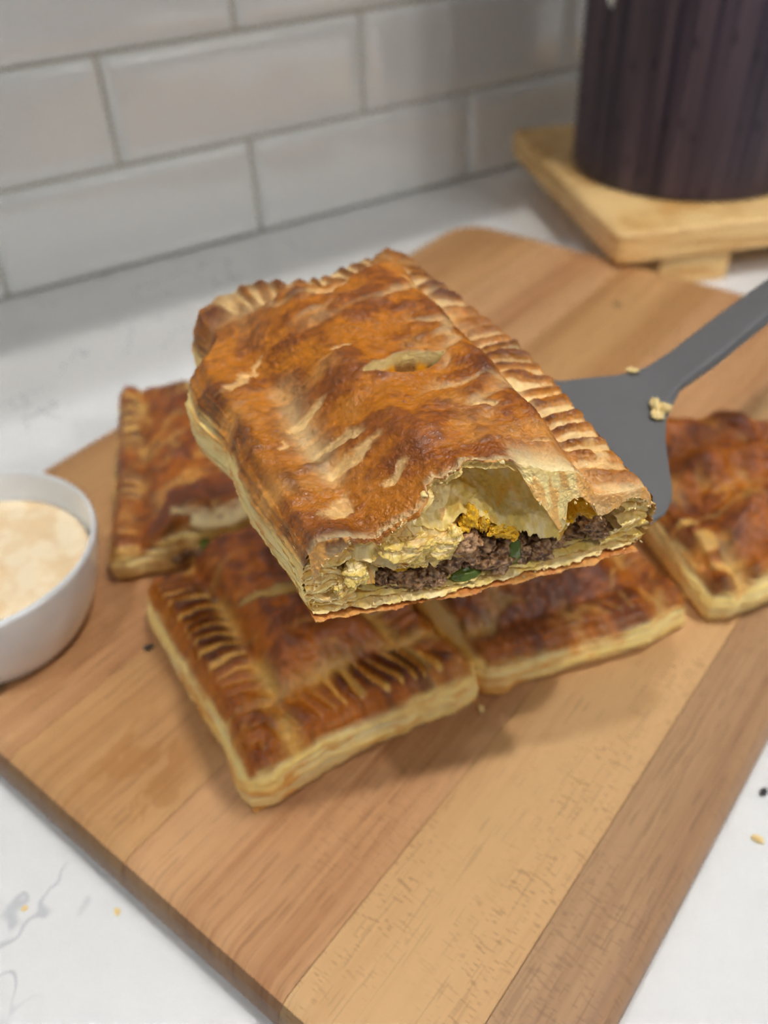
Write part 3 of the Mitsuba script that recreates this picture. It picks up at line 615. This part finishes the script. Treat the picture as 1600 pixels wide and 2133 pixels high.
# the inner sheet that sags from under the lid
def isheet(u, t):
    front = tab(u, [(.26, -.004), (.31, -.003), (.39, -.0055), (.44, -.002), (.505, -.0035), (.55, -.008), (.586, -.0115), (.666, -.0155), (.73, -.0168), (.80, -.0168)])
    back = tab(u, [(.26, .001), (.35, .004), (.45, .0060), (.55, .0052), (.66, .004), (.75, -.002), (.80, -.006)])
    return front + (back - front) * (t ** .75)
sheet(HP + '__inner_dough', .27, .805, lambda u: tab(u, [(.25, .03), (.45, .022), (.6, .018), (.70, .008), (.74, .012), (.805, .055)]), lambda u: tab(u, [(.25, .10), (.4, .14), (.6, .13), (.8, .07)]), isheet, .0010, 901,
      (YEL * .95, CREAM, .3), (330, 110), .0022, .0016, (lin(222, 170, 60), .58, .6))
sheet(HP + '__inner_dough', .20, .40, cst(.05), cst(.20), lambda u, t: -.003 + .004 * t + .005 * sm(.2, .36, u), .0010, 921, (YEL * .9, CREAM, .3), (120, 50), .002, .0012, (lin(206, 150, 50), .5, .6))
sheet(HP + '__inner_dough', .70, .96, cst(.035), cst(.25), lambda u, t: -.0035 - .004 * sm(.86, .96, u) + .002 * t, .0014, 931, (CREAM, YEL, .5), (140, 50), .002, .0012, (lin(226, 170, 30), .5, .6))

def lump(center, r, seed, squash=(1, 1, 1), rough=.35, freq=1.6, sub=4, micro=.0003):
    m = trimesh.creation.icosphere(subdivisions=sub)
    d = m.vertices
    k_ = 1 + rough * 2 * (mfbm(d * freq + seed * 3.7, 4, seed) - .5) + rough * .5 * (mfbm(d * freq * 3.3 + seed, 3, seed + 1) - .5)
    v_ = d * k_[:, None] * r * np.array(squash)
    ang = seed * 1.7; ca, sa = math.cos(ang), math.sin(ang)
    v_ = v_ @ np.array([[ca, -sa, 0], [sa, ca, 0], [0, 0, 1]])
    v_ = v_ + d * (micro * 2 * (mfbm((v_ + center) * 1100, 3, seed + 5) - .5))[:, None]
    return trimesh.Trimesh(v_ + center, m.faces, process=False), mfbm(d * 4 + seed, 3, seed + 2)

B1, B2, B3 = np.array(lin(152, 114, 80)), np.array(lin(84, 56, 36)), np.array(lin(190, 152, 112))
def beef(u, v, w, r, seed):
    m, g = lump(SH.at(u, v, w), r, seed, (1.15, 1, .85), .55, 1.9)
    cc = mixc(np.broadcast_to(B1, (len(g), 3)), B2, sm(.45, .65, g)); cc = mixc(cc, B3, sm(.55, .4, g) * .5)
    add(HP + '__beef_crumble', m, 'mat_beef', smooth=True, color=cc)
for i, (u, w, r) in enumerate([(.362, -.0228, .0038), (.275, -.0222, .0038), (.215, -.0215, .0034), (.445, -.0115, .0042), (.489, -.0195, .0036), (.525, -.0170, .0042), (.566, -.0205, .0046), (.516, -.0232, .0040),
                               (.422, -.0210, .0040), (.697, -.0210, .0040), (.743, -.0200, .0036), (.838, -.0195, .0038), (.883, -.0175, .0036), (.655, -.0222, .0038), (.795, -.0225, .0034), (.32, -.0225, .0034),
                               (.415, -.0185, .0038), (.47, -.0150, .0040), (.86, -.0150, .0030), (.245, -.0235, .0030), (.62, -.0180, .0040)]):
    beef(u, .026 + .012 * (i % 3), w, r, 40 + i)
for i in range(26):
    beef(.17 + .70 * rng.random(), .075 + .10 * rng.random(), -.0215 + .010 * rng.random(), .0042 + .0014 * rng.random(), 80 + i)
for (u, v, w, r, sq) in [(.47, .028, -.0040, .0022, (1, .8, 1.6)), (.505, .026, -.0062, .0020, (.9, .8, 1.7)), (.452, .030, -.0062, .0018, (1, .8, 1.4)), (.545, .024, -.0092, .0018, (1.6, .8, .9)), (.575, .022, -.0112, .0019, (1.6, .8, .9)), (.60, .022, -.0122, .0016, (1.5, .8, .8)),
                         (.785, .035, -.0100, .0022, (1.7, .9, .8)), (.825, .035, -.0092, .0024, (1.7, .9, .8)), (.855, .03, -.0095, .0018, (1.2, .9, .9)), (.27, .03, -.0175, .0017, (1.3, .8, .8))]:
    add(HP + '__melted_cheese', lump(SH.at(u, v, w), r, int(u * 1000), sq, .8, 2.0, 4)[0], 'mat_cheese', smooth=True)
for (u, v, w, r, sq) in [(.455, .018, -.0238, .0032, (1.5, .8, .7)), (.61, .022, -.0205, .0032, (.8, .6, 1.5)), (.43, .030, -.0262, .0026, (1.4, .8, .6))]:
    add(HP + '__green_pepper', lump(SH.at(u, v, w), r, int(u * 700), sq, .25, 1.3, 3)[0], 'mat_pepper', smooth=True)
    tag(HP + '__green_pepper', 'glossy green pepper piece')
tag(HP + '__melted_cheese', 'melted yellow cheese')
back_filling()
# fluffy torn chunks on the left of the cut face
def chunk(u, v, w, r, seed, sq, tint=.3):
    m, g = lump(SH.at(u, v, w), r, seed, sq, .60, 1.3, 5, .0007)
    h = mfbm(m.vertices * np.array([150, 150, 1100]), 3, seed)
    cc = mixc(np.broadcast_to(CREAM, (len(g), 3)), YEL * .85, sm(.40, .6, h)); cc = mixc(cc, TAN, sm(.5, .65, g) * tint) * (.8 + .4 * mfbm(m.vertices * 900, 2, seed))[:, None]
    m.vertices += (m.vertices - SH.at(u, v, w)) / r * (.0024 * (h - .5))[:, None]
    add(HP + '__torn_flake', m, 'mat_flake', smooth=True, color=cc)
for a in [(.128, .004, -.0125, .0036, 11, (1.0, .8, .95), .1), (.225, .016, -.0062, .0036, 12, (1.2, .8, .7), .3), (.29, .008, -.0085, .0046, 13, (1.3, .7, .9), .4), (.37, .010, -.0100, .0042, 15, (1.2, .6, .9), .25), (.41, .012, -.0075, .0032, 16, (1.1, .7, .8), .2), (.09, .010, -.0175, .0032, 18, (1, .8, 1.1), .6)]:
    chunk(*a)
for i, (ua, ub, d_, w0, v0_) in enumerate([(.10, .24, .0090, .0010, .004), (.15, .30, .0120, .0020, .010), (.20, .34, .0100, .0045, .016), (.25, .40, .0165, .0030, .012), (.30, .445, .0150, .0030, .018), (.17, .29, .0060, -.0060, .006),
                                         (.28, .42, .0070, -.0070, .006), (.12, .20, .0080, -.0090, .002), (.34, .46, .0110, -.0010, .024), (.20, .37, .0120, .0000, .000), (.28, .445, .0115, .0000, .004), (.17, .31, .0110, -.0020, .001), (.33, .45, .0090, -.0050, .003), (.24, .40, .0070, -.0085, .001), (.22, .36, .0050, -.0095, .004), (.74, .84, .0080, -.0050, .03), (.80, .92, .0070, -.0060, .04)]):
    sheet(HP + '__torn_flake', ua, ub, lambda u, v0_=v0_, ua=ua, ub=ub: v0_ + .025 * np.abs((u - (ua + ub) / 2) / (ub - ua) * 2) ** 2, cst(v0_ + .075), lambda u, t, d_=d_, w0=w0: w0 - d_ * (1 - t) ** 2.2, .0007, 1200 + 10 * i, (CREAM, YEL, .4), (150, 60), .0034, .0022, (lin(226, 160, 70), .55, .6))

# loose thin flakes along the torn edges
fv, ff, fc = [], [], []
def flake(c_, s, seed):
    r_ = np.random.default_rng(seed); n_ = 7
    a_ = np.sort(r_.random(n_)) * 2 * np.pi
    x_, y_ = r_.normal(size=3), r_.normal(size=3)
    x_ /= np.linalg.norm(x_); y_ -= x_ * (x_ @ y_); y_ /= np.linalg.norm(y_); z_ = np.cross(x_, y_)
    rad = s * (.5 + r_.random(n_))
    ring = c_ + np.outer(np.cos(a_) * rad, x_) + np.outer(np.sin(a_) * rad * .6, y_) + np.outer(.25 * s * r_.normal(size=n_), z_)
    b0 = sum(len(q_) for q_ in fv)
    fv.append(np.vstack([ring + z_ * .00012, ring - z_ * .00012]))
    for i in range(1, n_ - 1): ff.append((b0, b0 + i, b0 + i + 1)); ff.append((b0 + n_, b0 + n_ + i + 1, b0 + n_ + i))
    for i in range(n_): j = (i + 1) % n_; ff.extend([(b0 + i, b0 + n_ + i, b0 + n_ + j), (b0 + i, b0 + n_ + j, b0 + j)])
    fc.append(np.tile(CREAM * (1 - .5 * r_.random()) + TAN * .4 * r_.random(), (2 * n_, 1)))
for i in range(60):
    j = rng.integers(5, nu - 5); flake(Pt[0, j] + rng.normal(size=3) * .0004, .0003 + .0004 * rng.random(), 2000 + i)
for i in range(45):
    u = rng.random(); flake(SH.at(u, -.016 + .02 * rng.random(), wbot(u, 0) + .004 * rng.random()), .0003 + .0004 * rng.random(), 3000 + i)
for i in range(30):
    u = rng.choice([.02, .97]) + .05 * (rng.random() - .5); flake(SH.at(u, -.008 + .008 * rng.random(), -.022 + .02 * rng.random()), .0003 + .0004 * rng.random(), 4000 + i)
tag(add(HP + '__loose_flakes', trimesh.Trimesh(np.vstack(fv), np.array(ff), process=False), 'mat_flake', smooth=False, color=np.clip(np.vstack(fc), 0, 1)), 'tiny loose pastry flakes', kind='stuff')

# ------------------------------------------------------------------ the turner
TN = np.array((0, -.0523, .9986))
out = [(.1688, -.5638), (.1778, -.5628), (.1838, -.5594), (.1881, -.5553), (.1958, -.5459), (.2042, -.5360), (.2122, -.5282), (.2186, -.5238), (.2283, -.5183), (.2427, -.4995), (.2271, -.5003), (.2167, -.4987), (.2065, -.4943), (.1960, -.4904), (.165, -.463), (.118, -.452), (.100, -.50), (.110, -.545)]
bl = Polygon(out).buffer(.002).buffer(-.002)
zt = lambda x, y: np.interp(0, [0], [0]) + (np.array(Q[0]) + TN * -.0300)[2] + .0524 * (y - (np.array(Q[0]) + TN * -.0300)[1])
xy = np.array(bl.exterior.coords)[:-1]
rings = []
for ins, dz in ((.0006, 0), (0, -.0006), (0, -.0014), (.0006, -.0020)):
    q_ = xy - 0
    cen = q_.mean(0); q_ = cen + (q_ - cen) * (1 - ins / .05)
    rings.append(np.c_[q_, zt(q_[:, 0], q_[:, 1]) + dz])
tri = trimesh.creation.triangulate_polygon(Polygon(xy), engine='earcut')
m_ = len(xy); vv_ = np.vstack(rings); fs = []
for i in range(3):
    for j in range(m_): a, b = i * m_ + j, i * m_ + (j + 1) % m_; fs += [(a, a + m_, b + m_), (a, b + m_, b)]
pv, pf_ = tri
from scipy.spatial import cKDTree
mp = cKDTree(xy).query(pv)[1]
fs += [tuple(mp[list(t_)]) for t_ in pf_] + [tuple(mp[list(t_)][::-1] + 3 * m_) for t_ in pf_]
blade = trimesh.Trimesh(vv_, np.array(fs), process=False); blade.fix_normals()
add('turner__blade', blade, 'mat_silicone', smooth=40)
def section(a, b, th, drop):
    """a rounded bar section between the top edges a and b"""
    a, b = np.array(a), np.array(b); x_ = (b - a); L = np.linalg.norm(x_); x_ /= L
    c_ = (a + b) / 2; up = np.array((0, 0, 1.)); up -= x_ * (up @ x_); up /= np.linalg.norm(up)
    out_ = []
    for t_ in np.linspace(0, 2 * np.pi, 29)[:-1]:
        ct, st = math.cos(t_), math.sin(t_)
        out_.append(c_ + x_ * (L / 2) * np.sign(ct) * abs(ct) ** .30 + up * (-th / 2 + th / 2 * np.sign(st) * abs(st) ** .45) - up * drop)
    return np.array(out_)
z0 = lambda p_: (p_[0], p_[1], zt(p_[0], p_[1]))
secs = [section(z0((.2160, -.5000)), z0((.2130, -.5250)), .0022, 0), section(z0((.2290, -.5001)), z0((.2195, -.5215)), .0032, -.0003), section((.2427, -.4995, .1362), (.2283, -.5183, .1354), .0048, 0), section((.2710, -.4957, .1420), (.2481, -.5171, .1409), .0066, 0),
        section((.2969, -.4948, .1490), (.2743, -.5144, .1480), .0072, 0), section((.352, -.489, .165), (.331, -.508, .164), .0085, 0), section((.43, -.470, .187), (.411, -.488, .186), .0095, 0)]
ns_ = len(secs[0]); sv = np.vstack(secs); sf = []
for i in range(len(secs) - 1):
    for j in range(ns_): a, b = i * ns_ + j, i * ns_ + (j + 1) % ns_; sf += [(a, b, b + ns_), (a, b + ns_, a + ns_)]
sf += [(0, j + 1, j) for j in range(1, ns_ - 1)] + [((len(secs) - 1) * ns_, (len(secs) - 1) * ns_ + j, (len(secs) - 1) * ns_ + j + 1) for j in range(1, ns_ - 1)]
hd = trimesh.Trimesh(sv, np.array(sf), process=False); hd.fix_normals()
add('turner__handle', hd, 'mat_silicone', smooth=50)
tag('turner', 'grey silicone turner holding up the cut pastry', 'turner')

# ------------------------------------------------------------------ crumbs
def crumb(c_, r_, seed, label, mat='mat_crumb', name='crumb', sq=(1.3, .8, .6), cat='crumb'):
    k_ = numbered(name)
    add(k_, lump(np.array(c_), r_, seed, sq, .6, 1.7, 3)[0], mat, smooth=True); tag(k_, label, cat)
zb_ = lambda x, y, h: (x, y, zt(x, y) + h)
crumb(zb_(.2125, -.5218, .0016), .0026, 5, 'curled pale pastry crumb on the turner blade, the larger upper one', sq=(1.5, .6, .7))
crumb(zb_(.2095, -.5262, .0014), .0022, 6, 'pale pastry crumb on the turner blade below the curled one', sq=(1.0, .9, .6))
crumb(zb_(.2140, -.5247, .0018), .0020, 7, 'pale pastry crumb at the very edge of the turner blade', sq=(.7, 1.3, .9))
crumb(zb_(.2215, -.5005, .0012), .0016, 8, 'tiny pale crumb on the far shoulder of the turner')
crumb((.2155, -.6080, .0010), .0014, 9, 'black speck on the counter at the right edge', 'mat_black', 'burnt_speck', cat='speck')
crumb((.1982, -.6202, .0009), .0016, 10, 'tan pastry crumb on the counter right of the board')
crumb((-.0428, -.4993, .0006), .0009, 11, 'tiny tan crumb on the counter, farthest left')
crumb((-.0146, -.5184, .0006), .0010, 12, 'tiny yellow crumb on the counter near the left board edge')
crumb((.0350, -.4244, bt + .0009), .0016, 13, 'small dark burnt bit on the board left of the nearest pastry', 'mat_black', 'burnt_speck', cat='speck')
crumb((.1372, -.5285, bt + .0008), .0013, 14, 'pale crumb on the board by the corner of the nearest pastry')
